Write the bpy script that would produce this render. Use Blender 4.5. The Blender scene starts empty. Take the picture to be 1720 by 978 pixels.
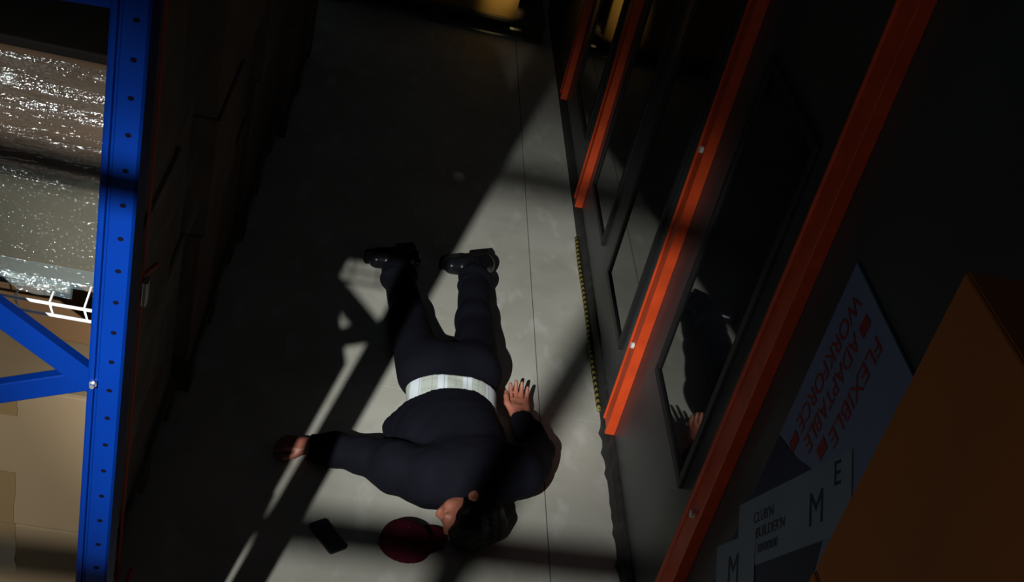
import bpy, bmesh, math, random
import numpy as np
from mathutils import Vector, Matrix

random.seed(7)
scene = bpy.context.scene
COL = scene.collection

# ------------------------------------------------------------------ camera
CAM_H = 2.75
F_PX = 2065.4
TH, RO, YA = math.radians(31.5993), math.radians(15.5719), math.radians(9.5730)
fw = Vector((math.sin(YA)*math.cos(TH), math.cos(YA)*math.cos(TH), -math.sin(TH)))
rt = Vector((math.cos(YA), -math.sin(YA), 0.0))
up = rt.cross(fw)
r2 = math.cos(RO)*rt + math.sin(RO)*up
u2 = -math.sin(RO)*rt + math.cos(RO)*up
cam_data = bpy.data.cameras.new('camera')
cam_data.sensor_fit = 'HORIZONTAL'
cam_data.sensor_width = 36.0
cam_data.lens = F_PX/1720.0*36.0
cam_data.clip_start = 0.02
cam_data.clip_end = 100
cam = bpy.data.objects.new('camera', cam_data)
COL.objects.link(cam)
cam.matrix_world = Matrix(((r2.x, u2.x, -fw.x, 0), (r2.y, u2.y, -fw.y, 0), (r2.z, u2.z, -fw.z, CAM_H), (0, 0, 0, 1)))
scene.camera = cam

# ------------------------------------------------------------------ world, lamps, exposure
world = bpy.data.worlds.new('dark_warehouse_air')
scene.world = world
world.use_nodes = True
bgn = world.node_tree.nodes['Background']
bgn.inputs['Color'].default_value = (0.72, 0.86, 1.0, 1)
bgn.inputs['Strength'].default_value = 0.026

LAMP = Vector((-0.91, -0.82, 2.95))
def spot(name, energy, target, size, blend, radius, color):
    d = bpy.data.lights.new(name, 'SPOT')
    d.energy = energy; d.spot_size = math.radians(size); d.spot_blend = blend
    d.shadow_soft_size = radius; d.color = color
    o = bpy.data.objects.new(name, d); COL.objects.link(o)
    o.location = LAMP
    o.rotation_euler = (Vector(target)-LAMP).to_track_quat('-Z', 'Y').to_euler()
    return o
# one flood lamp: a wide field and the hot centre of its beam, from the same point
spot('flood_lamp', 500, (-0.36, 1.17, 0.0), 75, 0.38, 0.019, (1.0, 0.985, 0.95))
spot('flood_lamp_hot_centre', 900, (0.66, 4.10, 0.0), 18, 1.0, 0.019, (1.0, 0.985, 0.95))
# weak warm spot added out of view to brighten the far carton
def carton_fill():
    d = bpy.data.lights.new('added_carton_fill', 'SPOT'); d.energy = 60; d.color = (1.0, 0.74, 0.36); d.shadow_soft_size = 0.03
    d.spot_size = math.radians(17); d.spot_blend = 1.0
    o = bpy.data.objects.new('added_carton_fill', d); COL.objects.link(o); o.location = (0.80, 6.85, 1.25)
    o.rotation_euler = (Vector((0.70, 7.38, 0.36))-o.location).to_track_quat('-Z', 'Y').to_euler()
carton_fill()

scene.view_settings.view_transform = 'Standard'
scene.view_settings.look = 'None'
scene.view_settings.exposure = 0.0
scene.view_settings.gamma = 1.0
scene.view_settings.use_curve_mapping = False

# ------------------------------------------------------------------ materials
MATS = {}
def mat(name, col, rough=0.6, metal=0.0, noise=None, bump=None, spec=0.5, ior=1.5, coat=0.0):
    """noise=(scale, amount, (sx,sy,sz)); bump=(scale, strength, distance)"""
    m = bpy.data.materials.new(name); m.use_nodes = True
    nt = m.node_tree; b = nt.nodes['Principled BSDF']
    b.inputs['Base Color'].default_value = (*col, 1)
    b.inputs['Roughness'].default_value = rough
    b.inputs['Metallic'].default_value = metal
    b.inputs['Specular IOR Level'].default_value = spec
    b.inputs['IOR'].default_value = ior
    b.inputs['Coat Weight'].default_value = coat
    tc = nt.nodes.new('ShaderNodeTexCoord')
    if noise:
        mp = nt.nodes.new('ShaderNodeMapping'); mp.inputs['Scale'].default_value = noise[2] if len(noise) > 2 else (1, 1, 1)
        nt.links.new(tc.outputs['Object'], mp.inputs['Vector'])
        n = nt.nodes.new('ShaderNodeTexNoise'); n.inputs['Scale'].default_value = noise[0]; n.inputs['Detail'].default_value = 6
        nt.links.new(mp.outputs['Vector'], n.inputs['Vector'])
        r = nt.nodes.new('ShaderNodeValToRGB')
        a = noise[1]
        r.color_ramp.elements[0].position = 0.3; r.color_ramp.elements[1].position = 0.7
        r.color_ramp.elements[0].color = (*[c*(1-a) for c in col], 1)
        r.color_ramp.elements[1].color = (*[min(1, c*(1+a)) for c in col], 1)
        nt.links.new(n.outputs['Fac'], r.inputs['Fac'])
        nt.links.new(r.outputs['Color'], b.inputs['Base Color'])
    if bump:
        n2 = nt.nodes.new('ShaderNodeTexNoise'); n2.inputs['Scale'].default_value = bump[0]; n2.inputs['Detail'].default_value = 5
        nt.links.new(tc.outputs['Object'], n2.inputs['Vector'])
        bp = nt.nodes.new('ShaderNodeBump'); bp.inputs['Strength'].default_value = bump[1]; bp.inputs['Distance'].default_value = bump[2]
        nt.links.new(n2.outputs['Fac'], bp.inputs['Height'])
        nt.links.new(bp.outputs['Normal'], b.inputs['Normal'])
    MATS[name] = m
    return m

def concrete():
    m = bpy.data.materials.new('concrete'); m.use_nodes = True
    nt = m.node_tree; b = nt.nodes['Principled BSDF']; b.inputs['Roughness'].default_value = 0.62
    b.inputs['Specular IOR Level'].default_value = 0.3
    tc = nt.nodes.new('ShaderNodeTexCoord')
    def noise(s, det, lo, hi, c0, c1, st=1.0):
        n = nt.nodes.new('ShaderNodeTexNoise'); n.inputs['Scale'].default_value = s; n.inputs['Detail'].default_value = det
        mp = nt.nodes.new('ShaderNodeMapping'); mp.inputs['Scale'].default_value = (1, st, 1); nt.links.new(tc.outputs['Object'], mp.inputs['Vector'])
        nt.links.new(mp.outputs['Vector'], n.inputs['Vector'])
        r = nt.nodes.new('ShaderNodeValToRGB'); r.color_ramp.elements[0].position = lo; r.color_ramp.elements[1].position = hi
        r.color_ramp.elements[0].color = c0; r.color_ramp.elements[1].color = c1
        nt.links.new(n.outputs['Fac'], r.inputs['Fac']); return r
    base = noise(2.3, 7, 0.3, 0.72, (0.40, 0.405, 0.345, 1), (0.54, 0.545, 0.485, 1))
    scuff = noise(11.0, 5, 0.56, 0.74, (0, 0, 0, 1), (0.8, 0.8, 0.8, 1), 0.45)
    stain = noise(5.0, 6, 0.54, 0.78, (0, 0, 0, 1), (0.6, 0.6, 0.6, 1))
    mx = nt.nodes.new('ShaderNodeMixRGB'); mx.inputs['Color2'].default_value = (0.62, 0.64, 0.60, 1)
    nt.links.new(scuff.outputs['Color'], mx.inputs['Fac']); nt.links.new(base.outputs['Color'], mx.inputs['Color1'])
    mx2 = nt.nodes.new('ShaderNodeMixRGB'); mx2.inputs['Color2'].default_value = (0.36, 0.34, 0.28, 1)
    nt.links.new(stain.outputs['Color'], mx2.inputs['Fac']); nt.links.new(mx.outputs['Color'], mx2.inputs['Color1'])
    nt.links.new(mx2.outputs['Color'], b.inputs['Base Color'])
    n3 = nt.nodes.new('ShaderNodeTexNoise'); n3.inputs['Scale'].default_value = 90; n3.inputs['Detail'].default_value = 4
    nt.links.new(tc.outputs['Object'], n3.inputs['Vector'])
    bp = nt.nodes.new('ShaderNodeBump'); bp.inputs['Strength'].default_value = 0.15; bp.inputs['Distance'].default_value = 0.002
    nt.links.new(n3.outputs['Fac'], bp.inputs['Height']); nt.links.new(bp.outputs['Normal'], b.inputs['Normal'])
    MATS['concrete'] = m
concrete()

def film(name, gloss, diff, streak, dots, patchy):
    m = bpy.data.materials.new('stretch_'+name); m.use_nodes = True
    nt = m.node_tree; nt.nodes.remove(nt.nodes['Principled BSDF'])
    out = nt.nodes['Material Output']
    tr = nt.nodes.new('ShaderNodeBsdfTransparent'); tr.inputs['Color'].default_value = (0.93, 0.95, 0.95, 1)
    gl = nt.nodes.new('ShaderNodeBsdfGlossy'); gl.inputs['Roughness'].default_value = 0.09
    gl.inputs['Color'].default_value = (0.88, 0.97, 1.0, 1)
    df = nt.nodes.new('ShaderNodeBsdfDiffuse'); df.inputs['Color'].default_value = (0.30, 0.42, 0.46, 1)
    tc = nt.nodes.new('ShaderNodeTexCoord')
    mp = nt.nodes.new('ShaderNodeMapping'); mp.inputs['Scale'].default_value = (9, 20, 75)
    mp.inputs['Rotation'].default_value = (0, 0.05, 0)
    nt.links.new(tc.outputs['Object'], mp.inputs['Vector'])
    n = nt.nodes.new('ShaderNodeTexNoise'); n.inputs['Scale'].default_value = 1.0; n.inputs['Detail'].default_value = 3
    nt.links.new(mp.outputs['Vector'], n.inputs['Vector'])
    n2 = nt.nodes.new('ShaderNodeTexNoise'); n2.inputs['Scale'].default_value = 150; n2.inputs['Detail'].default_value = 2
    nt.links.new(tc.outputs['Object'], n2.inputs['Vector'])
    ms = nt.nodes.new('ShaderNodeMath'); ms.operation = 'MULTIPLY'; ms.inputs[1].default_value = streak
    nt.links.new(n.outputs['Fac'], ms.inputs[0])
    add = nt.nodes.new('ShaderNodeMath'); add.operation = 'MULTIPLY_ADD'; add.inputs[1].default_value = dots
    nt.links.new(n2.outputs['Fac'], add.inputs[0]); nt.links.new(ms.outputs[0], add.inputs[2])
    bp = nt.nodes.new('ShaderNodeBump'); bp.inputs['Strength'].default_value = 0.9; bp.inputs['Distance'].default_value = 0.012
    nt.links.new(add.outputs[0], bp.inputs['Height'])
    nt.links.new(bp.outputs['Normal'], gl.inputs['Normal'])
    mx = nt.nodes.new('ShaderNodeMixShader'); mx.inputs[0].default_value = gloss
    if patchy:
        mp2 = nt.nodes.new('ShaderNodeMapping'); mp2.inputs['Scale'].default_value = (3.0, 3.0, 14.0)
        nt.links.new(tc.outputs['Object'], mp2.inputs['Vector'])
        n3 = nt.nodes.new('ShaderNodeTexNoise'); n3.inputs['Scale'].default_value = 1.0; n3.inputs['Detail'].default_value = 1
        nt.links.new(mp2.outputs['Vector'], n3.inputs['Vector'])
        mr = nt.nodes.new('ShaderNodeMapRange'); mr.inputs['From Min'].default_value = 0.42; mr.inputs['From Max'].default_value = 0.62
        mr.inputs['To Min'].default_value = gloss*0.12; mr.inputs['To Max'].default_value = gloss*1.5
        nt.links.new(n3.outputs['Fac'], mr.inputs['Value']); nt.links.new(mr.outputs['Result'], mx.inputs[0])
    nt.links.new(tr.outputs[0], mx.inputs[1]); nt.links.new(gl.outputs[0], mx.inputs[2])
    mx2 = nt.nodes.new('ShaderNodeMixShader'); mx2.inputs[0].default_value = diff
    nt.links.new(mx.outputs[0], mx2.inputs[1]); nt.links.new(df.outputs[0], mx2.inputs[2])
    nt.links.new(mx2.outputs[0], out.inputs['Surface'])
    MATS[name] = m
film('film', 0.085, 0.015, 1.0, 0.28, True)
film('film_smooth', 0.03, 0.012, 0.10, 0.55, False)
film('film_blue', 0.07, 0.09, 0.7, 0.35, False)

def striped(name, c1, c2, scale, rot):
    m = bpy.data.materials.new(name); m.use_nodes = True
    nt = m.node_tree; b = nt.nodes['Principled BSDF']; b.inputs['Roughness'].default_value = 0.5
    tc = nt.nodes.new('ShaderNodeTexCoord'); mp = nt.nodes.new('ShaderNodeMapping'); mp.inputs['Rotation'].default_value = rot
    nt.links.new(tc.outputs['Object'], mp.inputs['Vector'])
    w = nt.nodes.new('ShaderNodeTexWave'); w.bands_direction = 'Y'; w.inputs['Scale'].default_value = scale
    nt.links.new(mp.outputs['Vector'], w.inputs['Vector'])
    r = nt.nodes.new('ShaderNodeValToRGB'); r.color_ramp.interpolation = 'CONSTANT'
    r.color_ramp.elements[0].color = (*c1, 1); r.color_ramp.elements[1].color = (*c2, 1); r.color_ramp.elements[1].position = 0.5
    nt.links.new(w.outputs['Fac'], r.inputs['Fac']); nt.links.new(r.outputs['Color'], b.inputs['Base Color'])
    MATS[name] = m

def plaid():
    m = bpy.data.materials.new('plaid_cotton'); m.use_nodes = True
    nt = m.node_tree; b = nt.nodes['Principled BSDF']; b.inputs['Roughness'].default_value = 0.85
    b.inputs['Specular IOR Level'].default_value = 0.1
    tc = nt.nodes.new('ShaderNodeTexCoord')
    sep = nt.nodes.new('ShaderNodeSeparateXYZ'); nt.links.new(tc.outputs['Object'], sep.inputs[0])
    prev = None
    def stripe(axis, period, width, soft, phase):
        a = nt.nodes.new('ShaderNodeMath'); a.operation = 'MULTIPLY_ADD'; a.inputs[1].default_value = 1/period; a.inputs[2].default_value = phase
        nt.links.new(sep.outputs[axis], a.inputs[0])
        f = nt.nodes.new('ShaderNodeMath'); f.operation = 'FRACT'; nt.links.new(a.outputs[0], f.inputs[0])
        r = nt.nodes.new('ShaderNodeValToRGB')
        e = r.color_ramp.elements; e[0].position = 0; e[0].color = (1, 1, 1, 1); e[1].position = width; e[1].color = (1, 1, 1, 1)
        x = e.new(width+soft); x.color = (0, 0, 0, 1); y = e.new(1-soft); y.color = (0, 0, 0, 1); z = e.new(1.0); z.color = (1, 1, 1, 1)
        nt.links.new(f.outputs[0], r.inputs['Fac']); return r
    col = nt.nodes.new('ShaderNodeRGB'); col.outputs[0].default_value = (0.56, 0.62, 0.56, 1); cur = col.outputs[0]
    for axis, period, width, c, fac, ph in ((1, 0.05, 0.22, (0.48, 0.54, 0.50, 1), 0.8, 0.1), (0, 0.088, 0.34, (0.80, 0.90, 0.98, 1), 0.9, 0.30), (0, 0.041, 0.08, (0.42, 0.47, 0.42, 1), 0.6, 0.45)):
        s = stripe(axis, period, width, 0.03, ph)
        mm = nt.nodes.new('ShaderNodeMath'); mm.operation = 'MULTIPLY'; mm.inputs[1].default_value = fac
        nt.links.new(s.outputs['Color'], mm.inputs[0])
        mx = nt.nodes.new('ShaderNodeMixRGB'); mx.inputs['Color2'].default_value = c
        nt.links.new(mm.outputs[0], mx.inputs['Fac']); nt.links.new(cur, mx.inputs['Color1']); cur = mx.outputs[0]
    nt.links.new(cur, b.inputs['Base Color'])
    MATS['plaid'] = m
plaid()

mat('dark_wall', (0.050, 0.056, 0.060), 0.42, noise=(3.0, 0.2), bump=(25, 0.08, 0.002))
mat('black_gasket', (0.012, 0.012, 0.014), 0.5)
mat('black_glass', (0.006, 0.007, 0.009), 0.03, spec=0.6, ior=1.55)
mat('orange_paint', (0.72, 0.075, 0.014), 0.45, noise=(12, 0.15), bump=(60, 0.1, 0.001))
mat('white_steel', (0.8, 0.8, 0.8), 0.35)
mat('black_rubber', (0.018, 0.018, 0.017), 0.75, noise=(20, 0.4))
striped('hazard', (0.26, 0.21, 0.04), (0.015, 0.015, 0.014), 14.0, (0.9, 0, 0))
mat('blue_paint', (0.0, 0.0145, 0.125), 0.5, noise=(6, 0.08), spec=0.05)
mat('blue_paint_brace', (0.0, 0.014, 0.12), 0.5, noise=(6, 0.08), spec=0.05)
mat('hole_black', (0.003, 0.003, 0.008), 0.9, spec=0.0)
mat('zinc', (0.75, 0.76, 0.78), 0.3, metal=1.0)
mat('cardboard', (0.1295, 0.0945, 0.0542), 0.8, noise=(3, 0.10, (1, 1, 0.4)), spec=0.2)
mat('cardboard_red', (0.0910, 0.0490, 0.0210), 0.8, noise=(3, 0.12, (1, 1, 0.4)), spec=0.2)
mat('cardboard_grey', (0.052, 0.046, 0.031), 0.8, noise=(4, 0.15), spec=0.2)
mat('cardboard_brown', (0.070, 0.043, 0.025), 0.8, noise=(4, 0.25), spec=0.2)
mat('cardboard_shadow', (0.16, 0.12, 0.095), 0.8, noise=(4, 0.25), spec=0.2)
mat('orange_carton', (0.36, 0.115, 0.026), 0.75, noise=(3, 0.12), spec=0.2)
mat('yellow_carton', (0.42, 0.27, 0.08), 0.8, noise=(3, 0.1), spec=0.2)
mat('packing_tape', (0.0963, 0.0595, 0.0192), 0.35, noise=(5, 0.1))
mat('pallet_wood', (0.10, 0.08, 0.055), 0.85, noise=(8, 0.3, (1, 6, 1)))
mat('dark_wrap', (0.03, 0.03, 0.032), 0.25, bump=(20, 0.5, 0.02))
mat('shade_black', (0.008, 0.007, 0.006), 0.7, spec=0.05)  # near-black colour for the shade painted over the bale
mat('red_strap', (0.35, 0.03, 0.015), 0.6)
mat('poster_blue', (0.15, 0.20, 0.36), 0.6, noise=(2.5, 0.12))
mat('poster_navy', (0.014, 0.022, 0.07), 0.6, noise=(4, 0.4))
mat('poster_red', (0.24, 0.016, 0.022), 0.6)
mat('label_white', (0.18, 0.23, 0.32), 0.6, noise=(4, 0.1))
mat('label_ink', (0.008, 0.012, 0.03), 0.6)
mat('skin', (0.34, 0.125, 0.08), 0.5, noise=(30, 0.12), bump=(120, 0.12, 0.002))
mat('hair', (0.0022, 0.0018, 0.0018), 0.5, noise=(60, 0.4), bump=(140, 0.8, 0.006), spec=0.2)
mat('jacket_cloth', (0.0056, 0.0062, 0.0110), 0.85, noise=(9, 0.15), bump=(14, 0.35, 0.012), spec=0.1)
mat('trouser_cloth', (0.0052, 0.0058, 0.0104), 0.85, noise=(9, 0.15), bump=(16, 0.35, 0.010), spec=0.1)
mat('shoe_leather', (0.006, 0.0065, 0.009), 0.25, bump=(30, 0.2, 0.003), spec=0.2)
mat('shoe_sole', (0.005, 0.005, 0.005), 0.7, spec=0.1)
mat('cap_maroon', (0.050, 0.0042, 0.012), 0.85, noise=(40, 0.15), bump=(200, 0.2, 0.001), spec=0.1)
mat('phone_black', (0.008, 0.010, 0.013), 0.35, spec=0.3)
mat('phone_glass', (0.006, 0.008, 0.011), 0.25, spec=0.3)

# ------------------------------------------------------------------ helpers
def tag(o, label=None, cat=None, group=None, kind=None):
    if label: o['label'] = label
    if cat: o['category'] = cat
    if group: o['group'] = group
    if kind: o['kind'] = kind
    return o

def link(name, me, m, parent=None):
    o = bpy.data.objects.new(name, me); COL.objects.link(o)
    if m and not me.materials: me.materials.append(MATS[m])
    if parent:
        o.parent = parent
        o.matrix_parent_inverse = Matrix.Translation(parent.location).inverted() if parent.type == 'EMPTY' else parent.matrix_basis.inverted()
    return o

def empty(name, loc):
    o = bpy.data.objects.new(name, None); COL.objects.link(o); o.location = loc; o.empty_display_size = 0.1
    return o

def bm_box(bm, lo, hi):
    vs = [bm.verts.new((x, y, z)) for x in (lo[0], hi[0]) for y in (lo[1], hi[1]) for z in (lo[2], hi[2])]
    for f in ((0, 1, 3, 2), (4, 6, 7, 5), (0, 4, 5, 1), (2, 3, 7, 6), (0, 2, 6, 4), (1, 5, 7, 3)):
        bm.faces.new([vs[i] for i in f])
    return vs

def to_mesh(bm, name, bevel=0.0, seg=1, smooth=False):
    bmesh.ops.recalc_face_normals(bm, faces=bm.faces)
    if bevel: bmesh.ops.bevel(bm, geom=bm.edges[:], offset=bevel, segments=seg, affect='EDGES', profile=0.6, clamp_overlap=True)
    me = bpy.data.meshes.new(name); bm.to_mesh(me); bm.free()
    if smooth:
        for p in me.polygons: p.use_smooth = True
    return me

def box(name, lo, hi, m, parent=None, bevel=0.0, seg=1):
    bm = bmesh.new(); bm_box(bm, lo, hi)
    return link(name, to_mesh(bm, name, bevel, seg), m, parent)

def bm_bar(bm, a, b, w, t, ref=(0, 0, 1)):
    """rectangular bar from a to b, width w across (in the plane of ref), thickness t"""
    a = Vector(a); b = Vector(b); d = (b-a).normalized(); n = Vector(ref); s = d.cross(n).normalized(); n = s.cross(d).normalized()
    c = []
    for p in (a, b):
        for i, j in ((-1, -1), (1, -1), (1, 1), (-1, 1)):
            c.append(bm.verts.new(p+s*(i*w/2)+n*(j*t/2)))
    for k in range(4): bm.faces.new((c[k], c[(k+1) % 4], c[4+(k+1) % 4], c[4+k]))
    bm.faces.new(c[3::-1]); bm.faces.new(c[4:])

def bar(name, a, b, w, t, m, parent=None, ref=(0, 0, 1), bevel=0.0):
    bm = bmesh.new(); bm_bar(bm, a, b, w, t, ref)
    return link(name, to_mesh(bm, name, bevel), m, parent)

def bm_tube(bm, pts, r, n=10, cap=True):
    pts = [Vector(p) for p in pts]; rings = []
    for i, p in enumerate(pts):
        d = (pts[min(i+1, len(pts)-1)]-pts[max(i-1, 0)]).normalized()
        a = d.cross(Vector((0.31, 0.77, 0.55))).normalized(); b = d.cross(a)
        rr = r[i] if isinstance(r, (list, tuple)) else r
        rings.append([bm.verts.new(p+a*(rr*math.cos(2*math.pi*k/n))+b*(rr*math.sin(2*math.pi*k/n))) for k in range(n)])
    for i in range(len(rings)-1):
        for k in range(n): bm.faces.new((rings[i][k], rings[i][(k+1) % n], rings[i+1][(k+1) % n], rings[i+1][k]))
    if cap: bm.faces.new(rings[0][::-1]); bm.faces.new(rings[-1])

def tube(name, pts, r, m, parent=None, n=10):
    bm = bmesh.new(); bm_tube(bm, pts, r, n)
    return link(name, to_mesh(bm, name, smooth=True), m, parent)

def text_mesh(s, size):
    cu = bpy.data.curves.new('t', 'FONT'); cu.body = s; cu.size = size; cu.extrude = 0.0004; cu.align_x = 'LEFT'
    o = bpy.data.objects.new('t', cu); COL.objects.link(o)
    dg = bpy.context.evaluated_depsgraph_get()
    me = bpy.data.meshes.new_from_object(o.evaluated_get(dg))
    bpy.data.objects.remove(o); me.materials.clear()
    return me

def wall_text(name, s, size, x, y, z, read, down, m, parent, length=None):
    """text on the right-hand wall; read / down are directions on the wall as (dy, dz)"""
    me = text_mesh(s, size)
    rd = Vector((0, read[0], read[1])).normalized(); dn = Vector((0, down[0], down[1])).normalized()
    st = length/max(v.co.x for v in me.vertices) if length else 1.0
    for v in me.vertices:
        c = v.co.copy()
        v.co = Vector((x, y, z))+rd*(c.x*st)-dn*c.y+Vector((-1, 0, 0))*c.z
    return link(name, me, m, parent)

# ---------------- implicit-surface modelling (for the person and soft goods)
class Field:
    def __init__(self, lo, hi, h):
        self.lo = np.array(lo, float); self.h = h
        self.n = np.ceil((np.array(hi)-self.lo)/h).astype(int)+1
        self.D = np.full(self.n, 0.15, np.float32)
    def sub(self, lo, hi):
        a = np.clip(np.floor((np.array(lo)-self.lo)/self.h).astype(int), 0, self.n)
        b = np.clip(np.ceil((np.array(hi)-self.lo)/self.h).astype(int)+1, 0, self.n)
        sl = tuple(slice(i, j) for i, j in zip(a, b))
        g = np.meshgrid(*[(self.lo[k]+self.h*np.arange(a[k], b[k])).astype(np.float32) for k in range(3)], indexing='ij', sparse=True)
        return sl, g
    def put(self, sl, d, k, cut=False):
        if self.D[sl].size == 0: return
        A = self.D[sl]
        if cut: d = -d; A, d = -A, -d
        if k > 0:
            hh = np.clip(0.5+0.5*(d-A)/k, 0, 1); R = d*(1-hh)+A*hh-k*hh*(1-hh)
        else: R = np.minimum(A, d)
        self.D[sl] = -R if cut else R
    def capsule(self, a, b, ra, rb, k=0.02, sz=1.0, cut=False):
        a = np.array(a, float); b = np.array(b, float); R = max(ra, rb)+k+3*self.h
        sl, (x, y, z) = self.sub(np.minimum(a, b)-R, np.maximum(a, b)+R)
        ba = b-a; q = [x-a[0], y-a[1], (z-a[2])/sz]; ba = np.array([ba[0], ba[1], ba[2]/sz]); L = max(ba@ba, 1e-9)
        t = np.clip((q[0]*ba[0]+q[1]*ba[1]+q[2]*ba[2])/L, 0, 1)
        d = np.sqrt((q[0]-t*ba[0])**2+(q[1]-t*ba[1])**2+(q[2]-t*ba[2])**2)-(ra+(rb-ra)*t)
        self.put(sl, (d*min(1, 0.5+0.5*sz)).astype(np.float32), k, cut)
    def chain(self, pts, rs, k=0.01, sz=1.0):
        for i in range(len(pts)-1): self.capsule(pts[i], pts[i+1], rs[i], rs[i+1], k, sz)
    def ell(self, c, r, M=None, k=0.02, cut=False):
        c = np.array(c, float); r = np.array(r, float); R = r.max()+k+3*self.h
        sl, (x, y, z) = self.sub(c-R, c+R)
        p = [x-c[0], y-c[1], z-c[2]]
        if M is not None: p = [p[0]*M[i][0]+p[1]*M[i][1]+p[2]*M[i][2] for i in range(3)]
        k0 = np.sqrt(sum((p[i]/r[i])**2 for i in range(3))); k1 = np.sqrt(sum((p[i]/r[i]**2)**2 for i in range(3)))+1e-6
        self.put(sl, (k0*(k0-1)/k1).astype(np.float32), k, cut)
    def rbox(self, c, e, M, rad, k=0.01, cut=False):
        c = np.array(c, float); e = np.array(e, float); R = np.linalg.norm(e)+rad+k+3*self.h
        sl, (x, y, z) = self.sub(c-R, c+R)
        p = [x-c[0], y-c[1], z-c[2]]; p = [np.abs(p[0]*M[i][0]+p[1]*M[i][1]+p[2]*M[i][2])-e[i] for i in range(3)]
        d = np.sqrt(sum(np.maximum(q, 0)**2 for q in p))+np.minimum(np.maximum(np.maximum(p[0], p[1]), p[2]), 0)-rad
        self.put(sl, d.astype(np.float32), k, cut)
    def halfspace(self, p, n, k=0.0):
        """keeps the side the normal points away from"""
        n = np.array(n, float); n /= np.linalg.norm(n)
        sl, (x, y, z) = self.sub(self.lo, self.lo+self.h*self.n)
        d = (x-p[0])*n[0]+(y-p[1])*n[1]+(z-p[2])*n[2]
        self.D = np.maximum(self.D, d.astype(np.float32))
    def wrinkle(self, amp, f, seed=0):
        sl, (x, y, z) = self.sub(self.lo, self.lo+self.h*self.n)
        r = np.random.RandomState(seed); tot = 0
        wx = 0.25*np.sin(f*0.31*x+f*0.2*y+1.0)+0.2*np.sin(f*0.4*y-f*0.3*z)
        for i in range(5):
            v = r.normal(size=3); v /= np.linalg.norm(v); ph = r.uniform(0, 6.28); ff = f*r.uniform(0.6, 1.6)
            tot = tot+np.sin(ff*(v[0]*x+v[1]*y+v[2]*z)+3*wx+ph)
        self.D += (amp*tot/3).astype(np.float32)
    def mesh(self, name):
        D = self.D; D[0] = D[-1] = 0.1; D[:, 0] = D[:, -1] = 0.1; D[:, :, 0] = D[:, :, -1] = 0.1
        s = D < 0; nx, ny, nz = D.shape
        cnt = np.zeros((nx-1, ny-1, nz-1), np.int8)
        offs = [(i, j, k) for i in (0, 1) for j in (0, 1) for k in (0, 1)]
        for i, j, k in offs: cnt += s[i:nx-1+i, j:ny-1+j, k:nz-1+k]
        act = np.argwhere((cnt > 0) & (cnt < 8)); idx = -np.ones(cnt.shape, np.int64); idx[tuple(act.T)] = np.arange(len(act))
        pos = np.zeros((len(act), 3)); num = np.zeros(len(act))
        for a in offs:
            for ax in range(3):
                if a[ax] == 1: continue
                b = list(a); b[ax] = 1
                va = D[tuple((act+np.array(a)).T)]; vb = D[tuple((act+np.array(b)).T)]
                c = (va < 0) != (vb < 0); t = np.where(c, va/(np.where(c, va-vb, 1)), 0)
                p = np.array(a)[None, :]+(np.array(b)-np.array(a))[None, :]*t[:, None]
                pos += np.where(c[:, None], p, 0); num += c
        V = self.lo+self.h*(act+pos/num[:, None])
        F = []
        for ax in range(3):
            o1, o2 = [(1, 2), (2, 0), (0, 1)][ax]
            A = [slice(None)]*3; B = [slice(None)]*3; A[ax] = slice(0, -1); B[ax] = slice(1, None)
            sa = s[tuple(A)]; sb = s[tuple(B)]
            e = np.argwhere(sa != sb); e = e[(e[:, o1] > 0) & (e[:, o2] > 0)]
            sg = sa[tuple(e.T)]
            u = np.zeros(3, int); u[o1] = 1; w = np.zeros(3, int); w[o2] = 1
            q = np.stack([idx[tuple((e-u-w).T)], idx[tuple((e-w).T)], idx[tuple(e.T)], idx[tuple((e-u).T)]], 1)
            q[~sg] = q[~sg][:, ::-1]; F.append(q)
        F = np.concatenate(F)
        me = bpy.data.meshes.new(name)
        me.vertices.add(len(V)); me.vertices.foreach_set('co', V.astype(np.float32).ravel())
        me.loops.add(len(F)*4); me.loops.foreach_set('vertex_index', F.astype(np.int32).ravel())
        me.polygons.add(len(F)); me.polygons.foreach_set('loop_start', np.arange(0, len(F)*4, 4, dtype=np.int32))
        me.polygons.foreach_set('use_smooth', np.ones(len(F), bool))
        me.update(calc_edges=True); me.validate()
        return me

# ------------------------------------------------------------------ setting: floor slabs
WX = 1.09     # face of the right-hand wall
floor = tag(empty('floor', (0, 3, 0)), kind='structure')
SEAM_X, SEAM_Y = 0.832, 3.60
for x0, x1 in ((-2.2, SEAM_X), (SEAM_X, 1.5)):
    for y0, y1 in ((-2.5, 0.3), (0.3, SEAM_Y), (SEAM_Y, 6.9), (6.9, 10.0)):
        box('slab', (x0+0.0018, y0+0.001, -0.12), (x1-0.0018, y1-0.001, 0.0), 'concrete', floor)
box('joint_bed', (-2.2, -2.5, -0.2), (1.5, 10, -0.06), 'black_rubber', floor)

# right wall
tag(box('wall_right', (WX, -2.5, 0), (WX+0.25, 10, 3.6), 'dark_wall'), kind='structure')
tag(box('wall_far', (-2.2, 9.6, 0), (WX, 9.8, 3.6), 'dark_wall'), kind='structure')
tag(box('wall_left', (-2.2, -2.5, 0), (-2.0, 9.6, 3.6), 'dark_wall'), kind='structure')

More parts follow.
